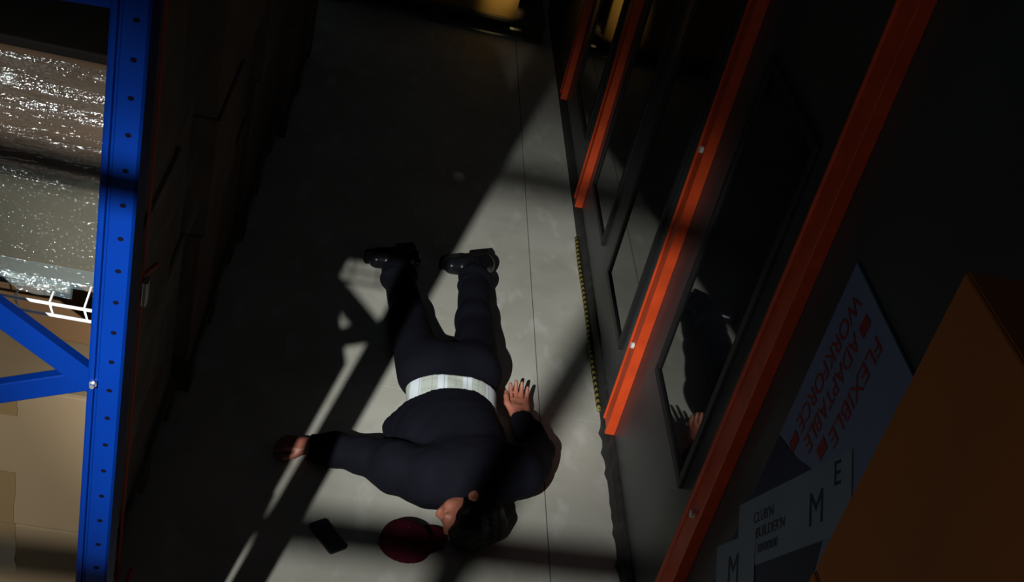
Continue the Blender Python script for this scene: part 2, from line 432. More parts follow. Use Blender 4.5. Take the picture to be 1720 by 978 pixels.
def window(n, y0, y1, z0, z1):
    w = tag(empty('window_%d' % n, (WX, (y0+y1)/2, z0)), kind='structure')
    t = 0.028
    bm = bmesh.new()
    for lo, hi in (((WX-0.014, y0-t, z0-t), (WX, y1+t, z0)), ((WX-0.014, y0-t, z1), (WX, y1+t, z1+t)),
                   ((WX-0.014, y0-t, z0), (WX, y0, z1)), ((WX-0.014, y1, z0), (WX, y1+t, z1))):
        bm_box(bm, lo, hi)
    link('window_frame', to_mesh(bm, 'window_frame', 0.002), 'black_gasket', w)
    box('pane', (WX-0.006, y0, z0), (WX-0.0005, y1, z1), 'black_glass', w)
window(1, 2.70, 3.22, 0.55, 1.62)
window(2, 3.76, 4.24, 0.28, 1.62)
window(3, 4.52, 5.00, 0.28, 1.62)
window(4, 5.55, 6.15, 0.28, 1.62)

# ragged rubber skirting at the foot of the wall
bm = bmesh.new(); N = 160; rows = []
for i in range(N+1):
    y = 2.0+i*(6.0/N)
    rag = random.uniform(-0.004, 0.004)+(0.010 if random.random() < 0.07 else 0)
    fr = WX-0.026-max(0, rag) if y < 3.6 else WX-0.022
    top = 0.062+random.uniform(-0.003, 0.003)
    rows.append([bm.verts.new(p) for p in ((WX, y, 0), (fr, y, 0), (fr+0.004, y, top*0.7), (WX-0.008, y, top), (WX, y, top))])
for a, b in zip(rows, rows[1:]):
    for k in range(4): bm.faces.new((a[k], b[k], b[k+1], a[k+1]))
    bm.faces.new((a[4], b[4], b[0], a[0]))
bm.faces.new(rows[0]); bm.faces.new(rows[-1][::-1])
tag(link('baseboard_right', to_mesh(bm, 'baseboard_right'), 'black_rubber'), kind='structure')

# black and yellow marking tape along the skirting
bm = bmesh.new()
pts = [(WX-0.030+0.002*math.sin(y*9), y, 0.014) for y in np.linspace(3.66, 4.95, 60)]
bm_tube(bm, pts, 0.0085, 8)
tag(link('hazard_rope', to_mesh(bm, 'hazard_rope', smooth=True), 'hazard'), 'thin black and yellow striped line along the foot of the dark wall', 'rope')

# orange steel posts against the wall
def orange_post(y0, y1, z0, label, bolts):
    p = tag(empty('orange_post', (WX-0.02, (y0+y1)/2, z0)), label, 'post', 'orange posts on the dark wall')
    D = 0.036
    bm = bmesh.new()
    # shallow channel: front web with returned lips
    prof = [(WX, y0), (WX-D, y0), (WX-D, y0+0.016), (WX-D+0.008, y0+0.024), (WX-D+0.008, y1-0.012), (WX-D+0.002, y1-0.006), (WX-D+0.002, y1), (WX, y1)]
    lo = [bm.verts.new((a, b, z0)) for a, b in prof]; hi = [bm.verts.new((a, b, 3.3)) for a, b in prof]
    for k in range(len(prof)): bm.faces.new((lo[k], lo[(k+1) % 8], hi[(k+1) % 8], hi[k]))
    bm.faces.new(lo[::-1]); bm.faces.new(hi)
    link('upright', to_mesh(bm, 'upright', 0.0015), 'orange_paint', p)
    for z in bolts:
        bm = bmesh.new()
        bm_tube(bm, [(WX-D+0.010, (y0+y1)/2, z), (WX-D-0.003, (y0+y1)/2, z)], 0.011, 8)
        link('bolt', to_mesh(bm, 'bolt'), 'white_steel', p)
orange_post(2.40, 2.52, 0.062, 'broad dim orange steel post nearest the camera, beside the blue poster', (0.62,))
orange_post(3.46, 3.56, 0.062, 'brightly lit orange steel post with one pale bolt beside the reflecting pane', (0.43, 1.21))
orange_post(5.16, 5.26, 0.062, 'thin orange post further along the wall, third from the camera', ())
orange_post(6.42, 6.52, 0.062, 'faint farthest orange post at the dark end of the wall', ())

# ------------------------------------------------------------------ blue pallet rack
rack = tag(empty('pallet_rack', (-0.85, 1.6, 0)), 'blue steel rack upright with a row of holes and diagonal braces', 'rack')
PX0, PX1, PY0, PY1 = -0.350, -0.2965, 1.555, 1.655
def upright(x0, x1, y0, y1, z1, holes):
    bm = bmesh.new(); w = x1-x0
    prof = [(x0, y0+0.006), (x0+0.004, y0+0.002), (x0+0.010, y0+0.002), (x0+0.012, y0+0.006), (x0+0.015, y0+0.006), (x0+0.018, y0),
            (x1-0.004, y0), (x1, y0+0.004), (x1, y1-0.03), (x1-0.008, y1), (x0+0.008, y1), (x0, y1-0.03)]
    n = len(prof)
    lo = [bm.verts.new((a, b, 0.006)) for a, b in prof]; hi = [bm.verts.new((a, b, z1)) for a, b in prof]
    for k in range(n): bm.faces.new((lo[k], lo[(k+1) % n], hi[(k+1) % n], hi[k]))
    bm.faces.new(lo[::-1]); bm.faces.new(hi)
    u = link('upright', to_mesh(bm, 'upright'), 'blue_paint', rack)
    box('foot_plate', (x0-0.03, y0-0.02, 0), (x1+0.03, y1+0.02, 0.006), 'blue_paint', rack)
    if holes:
        hm = bpy.data.meshes.new('hole'); b2 = bmesh.new()
        bmesh.ops.create_circle(b2, cap_ends=True, radius=0.0036, segments=12, matrix=Matrix.Rotation(math.pi/2, 4, 'X'))
        for v in b2.verts: v.co.x *= 1.25
        ext = bmesh.ops.extrude_face_region(b2, geom=b2.faces[:])
        for v in [e for e in ext['geom'] if isinstance(e, bmesh.types.BMVert)]: v.co.y += 0.004
        bmesh.ops.recalc_face_normals(b2, faces=b2.faces)
        b2.to_mesh(hm); b2.free()
        z = 1.07-0.057*18
        while z < z1-0.03:
            o = link('hole', hm, 'hole_black', u); o.location = (-0.3145, y0-0.0004, z)
            o.matrix_parent_inverse = Matrix.Identity(4)
            z += 0.0567
    return u
u_main = upright(PX0, PX1, PY0, PY1, 3.0, True)
upright(-1.33, -1.27, PY0, PY1, 3.0, False)
# diagonal and level braces of the frame
BY = 1.612
nodes = [(-0.345, 1.325), (-1.28, 2.02), (-0.345, 2.72)]
bar('brace', (-0.335, BY-0.012, 1.430), (-1.29, BY-0.012, 2.105), 0.040, 0.022, 'blue_paint_brace', rack, (0, 1, 0), 0.002)
bar('brace', (-0.335, BY+0.014, 1.434), (-1.29, BY+0.014, 1.04), 0.038, 0.022, 'blue_paint_brace', rack, (0, 1, 0), 0.002)
bar('brace', (-1.29, BY+0.014, 2.105), (-0.335, BY+0.014, 2.75), 0.040, 0.022, 'blue_paint_brace', rack, (0, 1, 0), 0.002)
bar('brace', (-1.29, BY-0.012, 1.04), (-0.335, BY-0.012, 0.36), 0.040, 0.022, 'blue_paint_brace', rack, (0, 1, 0), 0.002)
bm = bmesh.new(); bm_tube(bm, [(-0.340, PY0+0.008, 1.470), (-0.340, PY0-0.002, 1.470)], 0.0065, 6); bm_tube(bm, [(-0.340, PY0-0.002, 1.470), (-0.340, PY0-0.009, 1.470)], 0.004, 8)
link('bolt', to_mesh(bm, 'bolt'), 'zinc', rack)
# the frame at the near end of the same rack bay
NY = 0.20
box('light_blocker', (-0.508, -0.106, 0.0), (-0.15, -0.094, 3.0), 'blue_paint', rack, 0.002)  # added out of view to keep the flood lamp off the right-hand wall
for z in (0.4, 1.2, 2.85):
    bar('blocker_tie', (-0.490, -0.1, z), (-0.490, NY, z), 0.02, 0.012, 'blue_paint', rack, (0, 0, 1))
for x, w in ((-0.50, 0.029), (-1.30, 0.05)):
    box('upright', (x-w/2, NY-w/2, 0.006), (x+w/2, NY+w/2, 3.0), 'blue_paint', rack, 0.003)
    box('foot_plate', (x-w/2-0.02, NY-0.04, 0), (x+w/2+0.02, NY+0.04, 0.006), 'blue_paint', rack)
for z, w, dz in ((2.472, 0.026, 0.0), (2.136, 0.040, 0.045), (1.2, 0.03, 0.0), (0.4, 0.03, 0.0)):
    bar('brace', (-1.30, NY, z-dz), (-0.315, NY, z), w, 0.010, 'blue_paint_brace', rack, (0, 1, 0), 0.002)
# long beams at the back of the rack tie the two frames together
for z in (0.30, 2.85):
    bar('beam', (-1.30, NY, z), (-1.30, 1.60, z), 0.03, 0.09, 'blue_paint_brace', rack, (0, 0, 1), 0.003)
bar('brace', (-0.335, BY, 2.10), (-1.28, BY, 2.05), 0.05, 0.022, 'blue_paint_brace', rack, (0, 1, 0), 0.002)

# ------------------------------------------------------------------ goods behind the blue frame
def carton(name, lo, hi, m, label, tape=True, cat='box', group=None, parent=None, flap=True):
    c = empty(name, ((lo[0]+hi[0])/2, (lo[1]+hi[1])/2, lo[2]))
    if label: tag(c, label, cat, group)
    if parent: c.parent = parent; c.matrix_parent_inverse = Matrix.Translation(parent.location).inverted()
    box('carton_body', lo, hi, m, c, 0.004, 2)
    xm = (lo[0]+hi[0])/2; ym = (lo[1]+hi[1])/2
    if flap:
        # the two closing flaps, each a sheet, meeting in the middle
        box('flap', (lo[0]+0.002, lo[1]+0.002, hi[2]), (hi[0]-0.002, ym-0.0015, hi[2]+0.0035), m, c, 0.001)
        box('flap', (lo[0]+0.002, ym+0.0015, hi[2]), (hi[0]-0.002, hi[1]-0.002, hi[2]+0.0035), m, c, 0.001)
    return c
# lower stack of cartons on the floor
def skew_carton(z0, z1, y0, x1, label):
    c = tag(empty('carton', (-0.72, 1.93, z0)), label, 'box', 'cartons stacked behind the blue upright')
    q = [(-1.05, y0), (x1, y0), (x1-0.064, 2.10), (-1.05, 2.10)]
    bm = bmesh.new(); lo = [bm.verts.new((x, y, z0)) for x, y in q]; hi = [bm.verts.new((x, y, z1)) for x, y in q]
    for k in range(4): bm.faces.new((lo[k], lo[(k+1) % 4], hi[(k+1) % 4], hi[k]))
    bm.faces.new(lo[::-1]); bm.faces.new(hi)
    link('carton_body', to_mesh(bm, 'carton_body', 0.004, 2), 'cardboard', c)
    for ya, yb in ((y0+0.003, 1.924), (1.927, 2.097)):
        xa = x1-0.005-0.064*(ya-y0)/(2.10-y0); xb = x1-0.005-0.064*(yb-y0)/(2.10-y0)
        bm = bmesh.new(); qq = [(-1.047, ya), (xa, ya), (xb, yb), (-1.047, yb)]
        lo = [bm.verts.new((x, y, z1)) for x, y in qq]; hi = [bm.verts.new((x, y, z1+0.0032)) for x, y in qq]
        for k in range(4): bm.faces.new((lo[k], lo[(k+1) % 4], hi[(k+1) % 4], hi[k]))
        bm.faces.new(lo[::-1]); bm.faces.new(hi)
        link('flap', to_mesh(bm, 'flap'), 'cardboard', c)
    return c
GX1, GY0 = -0.334, 1.752
a = skew_carton(0.0, 0.466, GY0+0.010, GX1+0.006, 'lowest carton of the stack, just below the picture edge behind the blue upright')
b_ = skew_carton(0.470, 0.932, GY0+0.004, GX1+0.005, 'carton in shadow at the bottom left corner behind the blue upright')
c_ = skew_carton(0.936, 1.270, GY0, GX1, 'large plain tan carton with tape behind the blue upright')
d_ = carton('carton', (-1.05, 1.90, 1.2745), (-0.415, 2.09, 1.450), 'cardboard_red', 'low brown carton behind the crossing blue braces')
# packing tape on the faces
def tape_on(parent, y, x0, x1, z0, z1):
    bm = bmesh.new(); n = 7; top = []; bot = []; rnd = random.Random(int(z0*1000))
    for i in range(n+1):
        z = z0+(z1-z0)*i/n
        top.append((x1+rnd.uniform(-0.002, 0.003), z)); bot.append((x0, z))
    vs = [[bm.verts.new((xx, yy, zz)) for yy in (y-0.0012, y)] for xx, zz in (bot+top[::-1])]
    k = len(vs)
    for i in range(k): bm.faces.new((vs[i][0], vs[(i+1) % k][0], vs[(i+1) % k][1], vs[i][1]))
    bm.faces.new([v[0] for v in vs]); bm.faces.new([v[1] for v in vs][::-1])
    link('packing_tape', to_mesh(bm, 'packing_tape'), 'packing_tape', parent)
tape_on(c_, GY0, -0.62, -0.513, 0.94, 1.068)
tape_on(c_, GY0, -0.62, -0.513, 1.205, 1.268)
tape_on(b_, GY0+0.004, -0.62, -0.510, 0.80, 0.934)
tape_on(d_, 1.90, -0.76, -0.70, 1.28, 1.445)

# white wire deck standing on the low carton
wd = tag(empty('wire_deck', (-0.7, 2.0, 1.4537)), 'white wire shelf edge under the wrapped goods behind the blue upright', 'shelf')
for y, z in ((1.668, 1.504), (1.668, 1.526), (2.08, 1.526)):
    tube('rail', [(-1.05, y, z), (-0.362 if y < 1.8 else -0.45, y, z)], 0.0030, 'white_steel', wd, 8)
for i in range(13):
    x = -1.04+i*0.0545
    tube('cross_wire', [(x+0.006, 1.668, 1.504), (x, 1.668, 1.5265), (x-0.03, 2.08, 1.5265)], 0.0024, 'white_steel', wd, 6)
for x in (-1.0, -0.72, -0.45):
    for y in (1.93, 2.06):
        tube('leg', [(x, y, 1.4537), (x, y, 1.5265)], 0.003, 'white_steel', wd, 6)
# shrink-wrapped goods: a grey carton and a soft brown bale, each with its film
def film_sheet(name, x0, x1, z0, z1, y, amp, parent, nx=90, nz=70, seed=0, sag=0.0, ragged=0.0, m='film'):
    rnd = np.random.RandomState(seed); ph = rnd.uniform(0, 6.28, 12); fz = rnd.uniform(60, 210, 12); fx = rnd.uniform(-9, 9, 12)
    bm = bmesh.new(); g = []
    for i in range(nx+1):
        row = []
        for j in range(nz+1):
            x = x0+(x1-x0)*i/nx; t = j/nz; z = z0+(z1-z0)*t
            if j == 0: z -= ragged*abs(math.sin(x*43+seed)+0.6*math.sin(x*97))*0.6
            w = sum(math.sin(fz[k]*z+fx[k]*x*2+ph[k]) for k in range(12))/5
            yy = y-0.004-amp*(0.6+w*0.5)-sag*math.sin(math.pi*min(1, max(0, t)))
            row.append(bm.verts.new((x, yy, z)))
        g.append(row)
    for i in range(nx):
        for j in range(nz): bm.faces.new((g[i][j], g[i+1][j], g[i+1][j+1], g[i][j+1]))
    # fold round the right-hand edge
    back = [bm.verts.new((x1-0.04, y+0.2, v.co.z)) for v in g[-1]]
    for j in range(nz): bm.faces.new((g[-1][j], back[j], back[j+1], g[-1][j+1]))
    return link(name, to_mesh(bm, name, smooth=True), m, parent)
def wedge(name, quad, z0, z1, m, parent, bevel=0.006):
    bm = bmesh.new(); lo = [bm.verts.new((x, y, z0)) for x, y in quad]; hi = [bm.verts.new((x, y, z1)) for x, y in quad]; n = len(quad)
    for k in range(n): bm.faces.new((lo[k], lo[(k+1) % n], hi[(k+1) % n], hi[k]))
    bm.faces.new(lo[::-1]); bm.faces.new(hi)
    return link(name, to_mesh(bm, name, bevel, 2), m, parent)
ty = tag(empty('wrapped_tray', (-0.72, 2.0, 1.5305)), 'shallow tray in blue-tinged film lying on the white wire shelf', 'tray')
wedge('tray_body', [(-1.02, 1.700), (-0.415, 1.695), (-0.49, 2.07), (-1.02, 2.07)], 1.5305, 1.562, 'cardboard_grey', ty, 0.003)
film_sheet('film_skirt', -1.02, -0.409, 1.536, 1.562, 1.690, 0.010, ty, seed=5, nz=40, ragged=0.006, m='film_blue')
gr = tag(empty('wrapped_carton', (-0.72, 2.0, 1.566)), 'grey-brown carton in clear film above the white wire shelf', 'box')
wedge('carton_body', [(-1.02, 1.682), (-0.335, 1.674), (-0.42, 2.10), (-1.02, 2.10)], 1.566, 1.744, 'cardboard_grey', gr)
film_sheet('stretch_film', -1.02, -0.335, 1.602, 1.744, 1.678, 0.0016, gr, seed=2, m='film_smooth')
film_sheet('film_edge', -1.02, -0.335, 1.567, 1.604, 1.672, 0.006, gr, seed=8, nz=40, m='film_blue')
bl = empty('wrapped_bale', (-0.72, 2.08, 1.748)); tag(bl, 'bulging brown bale in crinkled glossy film, above the grey-brown carton', 'bale')
fd = Field((-1.12, 1.62, 1.72), (-0.25, 2.46, 2.02), 0.010)
fd.rbox((-0.65, 1.89, 1.853), (0.335, 0.20, 0.085), np.eye(3), 0.016)
fd.halfspace((-0.326, 1.672, 1.85), (1.0, 0.22, 0.0))
fd.wrinkle(0.004, 26, 4)
fd.halfspace((0, 0, 1.750), (0, 0, -1))
link('bale_body', fd.mesh('bale_body'), 'cardboard_brown', bl)
wedge('shade_sheet', [(-1.0, 1.675), (-0.345, 1.668), (-0.42, 2.10), (-1.0, 2.10)], 1.958, 1.974, 'shade_black', bl, 0.004)  # dark sheet stands in for the shade on top of the bale
film_sheet('stretch_film', -1.02, -0.328, 1.752, 1.955, 1.668, 0.007, bl, seed=9, nx=110, nz=110)

# dark loads further along the rack
def pallet_load(y0, y1, x1, heights, label, wrap=True):
    x0 = -1.25
    p = tag(empty('pallet_load', ((x0+x1)/2, (y0+y1)/2, 0)), label, 'pallet load', 'dark pallet loads along the rack')
    for i in range(3):
        yy = y0+(y1-y0-0.09)*i/2
        box('pallet_block', (x0, yy, 0), (x1, yy+0.09, 0.1), 'pallet_wood', p, 0.002)
    nb = 6
    for i in range(nb):
        xx = x0+(x1-x0-0.1)*i/(nb-1)
        box('deck_board', (xx, y0, 0.1), (xx+0.1, y1, 0.122), 'pallet_wood', p, 0.002)
    z = 0.122; rnd = random.Random(int(y0*100))
    for h in heights:
        n = 2; k = rnd.choice((0.45, 0.5, 0.56)); ym = y0+(y1-y0)*k
        for ya, yb in ((y0+0.01, ym-0.003), (ym+0.003, y1-0.01)):
            xo = x1-rnd.uniform(0.0, 0.035)
            box('carton', (x0+0.02, ya, z), (xo, yb, z+h-0.004), rnd.choice(('cardboard_shadow', 'cardboard_shadow', 'pallet_wood')), p, 0.004)
        z += h
    if wrap:
        bm = bmesh.new(); nz = 50; ny = 24; g = []
        for i in range(ny+1):
            row = []
            for j in range(nz+1):
                yy = y0+(y1-y0)*i/ny; zz = 0.1+(z-0.1)*j/nz
                row.append(bm.verts.new((x1+0.010+0.005*math.sin(zz*37+yy*9)+0.004*math.sin(zz*91-yy*14), yy, zz)))
            g.append(row)
        for i in range(ny):
            for j in range(nz): bm.faces.new((g[i][j], g[i+1][j], g[i+1][j+1], g[i][j+1]))
        link('stretch_film', to_mesh(bm, 'stretch_film', smooth=True), 'film', p)
    return p
pallet_load(2.50, 3.30, -0.455, (0.55, 0.5, 0.6, 0.55, 0.45), 'dark film-wrapped carton stack right beside the blue upright', True)
pallet_load(3.38, 4.30, -0.42, (0.5, 0.42, 0.5, 0.5, 0.5), 'dim brown carton stack in the rack, second from the blue upright', False)
pallet_load(4.40, 5.30, -0.40, (0.6, 0.6, 0.55, 0.55), 'dark carton stack in the rack level with the feet of the person', True)
pallet_load(5.40, 6.50, -0.36, (0.45, 0.6, 0.6, 0.6), 'farthest dark carton stack at the end of the rack', False)

# red lashing strap with a grey buckle hanging on the near load
st = tag(empty('lashing_strap', (-0.434, 2.45, 0)), 'dark red lashing strap with grey buckle hanging beside the blue upright', 'strap')
sp = [(-0.437, 2.450, z) for z in (2.2, 1.9, 1.62, 1.2, 0.8, 0.4, 0.02)]
bm = bmesh.new()
for a, b in zip(sp, sp[1:]): bm_bar(bm, a, b, 0.024, 0.003, (1, 0, 0))
link('webbing', to_mesh(bm, 'webbing'), 'red_strap', st)
bar('buckle', (-0.428, 2.44, 1.005), (-0.428, 2.44, 1.075), 0.030, 0.012, 'zinc', st, (1, 0, 0), 0.003)
bar('ratchet_handle', (-0.432, 2.44, 1.090), (-0.405, 2.44, 1.125), 0.014, 0.010, 'red_strap', st, (1, 0, 0), 0.003)
bar('hook', (-0.412, 2.44, 0.055), (-0.400, 2.44, 0.115), 0.018, 0.012, 'red_strap', st, (1, 0, 0), 0.003)

# ------------------------------------------------------------------ carton stack on the right
zs = (0.0, 0.53, 1.06, 1.58)
labs = ('lowest carton of the stack on the right, below the picture', 'second carton from the floor of the stack on the right, below the picture',
        'carton under the big orange-brown one on the right edge', 'big dim orange-brown carton at the right edge in front of the poster')
for i, z in enumerate(zs):
    ztop = (zs+(2.108,))[i+1]-0.004
    carton('orange_carton', (0.758, 0.66, z), (1.08, 1.28, ztop-0.0035), 'orange_carton', labs[i], group='orange-brown cartons on the right')

# ------------------------------------------------------------------ poster on the wall
ps = tag(empty('poster', (WX-0.004, 1.85, 0.35)), 'pale blue poster with red lettering on the dark wall', 'poster')
box('poster_sheet', (WX-0.006, 1.35, 0.35), (WX-0.001, 2.235, 1.585), 'poster_blue', ps)
X1 = WX-0.0066
# darker printed area
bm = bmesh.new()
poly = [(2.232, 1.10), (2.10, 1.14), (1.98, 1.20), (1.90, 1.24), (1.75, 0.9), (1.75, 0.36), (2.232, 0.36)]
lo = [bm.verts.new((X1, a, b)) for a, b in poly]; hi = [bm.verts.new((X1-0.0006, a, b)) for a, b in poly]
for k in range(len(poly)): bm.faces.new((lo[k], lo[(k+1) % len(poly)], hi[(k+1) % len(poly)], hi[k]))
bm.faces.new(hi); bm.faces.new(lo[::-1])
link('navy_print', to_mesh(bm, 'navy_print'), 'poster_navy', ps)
RD, DN = (0, -1), (1, 0)
wall_text('lettering', 'FLEXIBLE', 0.072, X1, 2.022, 1.548, RD, DN, 'poster_red', ps, 0.27)
wall_text('lettering', 'ADAPTABLE', 0.072, X1, 2.112, 1.488, RD, DN, 'poster_red', ps, 0.30)
wall_text('lettering', 'WORKFORCE', 0.072, X1, 2.184, 1.545, RD, DN, 'poster_red', ps, 0.36)
for y, z in ((2.080, 1.525), (2.150, 1.150), (2.020, 1.240)):
    box('red_mark', (X1-0.0008, y-0.018, z-0.020), (X1, y+0.018, z+0.020), 'poster_red', ps)
# tilted white labels
def slip(cx, cz, ang, w, h, dx):
    a = math.radians(ang); rd = Vector((0, -math.cos(a), math.sin(a))); dn = Vector((0, -math.sin(a), -math.cos(a)))
    c = Vector((X1-0.0008-dx, cx, cz)); bm = bmesh.new()
    q = [c-rd*w/2-dn*h/2, c+rd*w/2-dn*h/2, c+rd*w/2+dn*h/2, c-rd*w/2+dn*h/2]
    lo = [bm.verts.new(p) for p in q]; hi = [bm.verts.new(p+Vector((-0.0008, 0, 0))) for p in q]
    for k in range(4): bm.faces.new((lo[k], lo[(k+1) % 4], hi[(k+1) % 4], hi[k]))
    bm.faces.new(hi); bm.faces.new(lo[::-1])
    o = link('paper_slip', to_mesh(bm, 'paper_slip'), 'label_white', ps)
    return o, (rd.y, rd.z), (dn.y, dn.z), c.x-0.0012
s1, rd, dn, tx = slip(2.02, 1.04, 54, 0.62, 0.165, 0)
wall_text('print', 'M', 0.105, tx, 1.925, 1.098, rd, dn, 'label_ink', s1)
wall_text('print', 'E', 0.075, tx, 1.905, 1.235, rd, dn, 'label_ink', s1)
wall_text('print', "CLUB'N", 0.036, tx, 2.160, 0.880, rd, dn, 'label_ink', s1)
wall_text('print', "BUILDER'N", 0.036, tx, 2.118, 0.872, rd, dn, 'label_ink', s1)
wall_text('print', "00000000", 0.030, tx, 2.080, 0.862, rd, dn, 'label_ink', s1)
s2, rd, dn, tx = slip(2.13, 0.72, 54, 0.26, 0.20, 0.001)
wall_text('print', 'M', 0.105, tx, 2.150, 0.675, rd, dn, 'label_ink', s2)

# ------------------------------------------------------------------ far end of the aisle
fp = tag(empty('pallet', (0.3, 7.8, 0)), 'dark wooden pallet at the far end of the aisle', 'pallet')
for i in range(3):
    xx = -0.35+0.62*i
    box('pallet_block', (xx, 7.35, 0), (xx+0.1, 8.2, 0.1), 'pallet_wood', fp, 0.002)
for i in range(6):
    yy = 7.35+i*0.15
    box('deck_board', (-0.38, yy, 0.1), (1.0, yy+0.1, 0.122), 'pallet_wood', fp, 0.002)
carton('far_carton', (-0.30, 7.37, 0.122), (0.80, 8.1, 0.62), 'yellow_carton', 'dim yellow-brown carton at the far end of the aisle')

# ------------------------------------------------------------------ person
person = empty('person', (0.48, 3.5, 0))
tag(person, 'person lying face down on the floor in a dark jacket, plaid shirt and dark trousers', 'person')

hipL, hipR = (0.372, 3.57, 0.100), (0.565, 3.63, 0.100)
knL, knR = (0.300, 3.965, 0.064), (0.566, 4.03, 0.064)
anL, anR = (0.248, 4.30, 0.054), (0.566, 4.36, 0.055)
pel, wai, che = (0.468, 3.56, 0.100), (0.480, 3.36, 0.096), (0.540, 3.12, 0.104)
shL, shR = (0.415, 3.005, 0.115), (0.705, 3.105, 0.115)
elL, wrL = (0.200, 3.120, 0.072), (0.018, 3.150, 0.046)
elR, wrR = (0.798, 3.305, 0.056), (0.742, 3.500, 0.040)

# head frame: face turned to the left of the picture, crown towards the camera
HU = np.array([0.22, -0.97, 0.06]); HU /= np.linalg.norm(HU)
HF = np.array([-1.0, -0.20, -0.20]); HF -= HU*(HF@HU); HF /= np.linalg.norm(HF)
HL = np.cross(HU, HF);  HL = HL if HL[2] > 0 else -HL
HC = np.array([0.553, 2.893, 0.088]); HS = 0.93
HM = np.array([HF, HU, HL])
def hp(f, u, l): return HC+(HF*f+HU*u+HL*l)*HS

body = Field((-0.10, 2.70, 0.0), (0.90, 4.50, 0.26), 0.0042)
# trunk and limbs
body.capsule(pel, wai, 0.130, 0.120, 0.04, 0.58); body.capsule(wai, che, 0.120, 0.135, 0.04, 0.60)
body.capsule(shL, shR, 0.060, 0.060, 0.05)
for h_, k_, a_ in ((hipL, knL, anL), (hipR, knR, anR)):
    body.chain([h_, k_, a_], [0.080, 0.052, 0.034], 0.03)
    body.capsule(a_, (a_[0]-0.005, a_[1]+0.10, 0.055), 0.034, 0.030, 0.02)
body.chain([shL, elL, wrL], [0.052, 0.040, 0.027], 0.02)
body.chain([shR, elR, wrR], [0.052, 0.040, 0.027], 0.02)
# neck and head
body.capsule((0.560, 3.02, 0.125), hp(-0.030, -0.065, 0), 0.062, 0.054, 0.03)
body.ell(hp(-0.012, 0.030, 0), (0.096*HS, 0.086*HS, 0.075*HS), HM, 0.02)
body.ell(hp(0.030, -0.022, 0), (0.068*HS, 0.090*HS, 0.060*HS), HM, 0.02)
body.ell(hp(0.050, -0.092, 0), (0.042*HS, 0.030*HS, 0.042*HS), HM, 0.02)
body.capsule(hp(-0.005, -0.060, 0.048), hp(0.060, -0.098, 0.022), 0.014, 0.014, 0.02)
body.capsule(hp(0.085, 0.020, -0.034), hp(0.085, 0.020, 0.034), 0.012, 0.012, 0.012)
body.capsule(hp(0.088, 0.006, 0), hp(0.104, -0.034, 0), 0.007, 0.010, 0.010)
body.capsule(hp(0.098, -0.036, -0.012), hp(0.098, -0.036, 0.012), 0.009, 0.009, 0.006)
body.ell(hp(0.064, -0.022, 0.042), (0.022*HS, 0.020*HS, 0.018*HS), HM, 0.015)
for s in (-1, 1):
    body.ell(hp(0.096, 0.000, 0.032*s), (0.016*HS, 0.012*HS, 0.017*HS), HM, 0.006, cut=True)
    body.ell(hp(0.079, -0.001, 0.031*s), (0.014*HS, 0.011*HS, 0.016*HS), HM, 0.003)
body.capsule(hp(0.087, -0.060, -0.020), hp(0.087, -0.060, 0.020), 0.008, 0.008, 0.005)
body.capsule(hp(0.084, -0.073, -0.017), hp(0.084, -0.073, 0.017), 0.009, 0.009, 0.005)
# ears
for s in (-1, 1):
    EM = np.array([HF*0.92-HL*0.38*s, HU, HL*0.92*s+HF*0.38])
    body.ell(hp(-0.014, -0.012, 0.078*s), (0.019*HS, 0.031*HS, 0.009*HS), EM, 0.006)
    body.ell(hp(-0.008, -0.008, 0.088*s), (0.010*HS, 0.017*HS, 0.007*HS), EM, 0.004, cut=True)

def hand(wr, d, n, thumb, curl, L=1.0):
    """wr wrist, d finger direction, n palm normal, thumb side direction"""
    wr = np.array(wr, float); d = np.array(d, float); d /= np.linalg.norm(d)
    n = np.array(n, float); n -= d*(n@d); n /= np.linalg.norm(n)
    s = np.cross(n, d); s = s if s@np.array(thumb) > 0 else -s
    M = np.array([d, s, n])
    body.capsule(wr, wr+d*0.035*L, 0.026, 0.024, 0.012)
    body.rbox(wr+d*0.055*L, (0.034*L, 0.029*L, 0.004), M, 0.009, 0.012)
    body.ell(wr+d*0.040*L+s*0.022*L+n*0.008, (0.030*L, 0.016*L, 0.013), M, 0.010)
    body.ell(wr+d*0.048*L-s*0.024*L+n*0.006, (0.032*L, 0.013*L, 0.012), M, 0.010)
    for i, (off, ln, spread) in enumerate(((0.0285, 0.070, 0.05), (0.0095, 0.080, 0.015), (-0.0095, 0.074, -0.02), (-0.0285, 0.058, -0.07))):
        base = wr+d*(0.092-0.004*abs(i-1.2))*L+s*off*L
        dd = d+s*spread; dd /= np.linalg.norm(dd); p = base; pts = [base-dd*0.012]; ang = curl[i]
        for seg, fr in enumerate((0.42, 0.32, 0.26)):
            a = math.radians(ang*(seg*0.8+0.5)); q = p+(dd*math.cos(a)+n*math.sin(a))*ln*fr*L
            pts.append(q); p = q
        body.chain(pts, [0.0088, 0.0086, 0.0080, 0.0068], 0.002)
    tb = wr+d*0.030*L+s*0.027*L+n*0.004
    t1 = tb+(d*0.75+s*0.50+n*0.30)*0.038*L; t2 = t1+(d*0.95+s*0.12+n*0.25)*0.030*L; t3 = t2+(d*0.98-s*0.02+n*0.15)*0.022*L
    body.chain([tb, t1, t2, t3], [0.014, 0.0115, 0.0098, 0.0078], 0.004)
# his left hand (right in the picture): palm up, thumb towards the body, fingers slightly curled
hand(wrR, (-0.03, 1.0, 0.10), (-0.12, -0.45, 0.88), (-1, 0, 0.1), (20, 22, 26, 30), 0.98)
# his right hand (left in the picture): palm down, loosely closed on the floor
hand(wrL, (-1.0, 0.05, -0.10), (0.05, 0, -1.0), (0, -1, 0), (38, 42, 44, 46), 0.90)
body.halfspace((0, 0, 0.003), (0, 0, -1))
bobj = link('body', body.mesh('body'), 'skin', person)

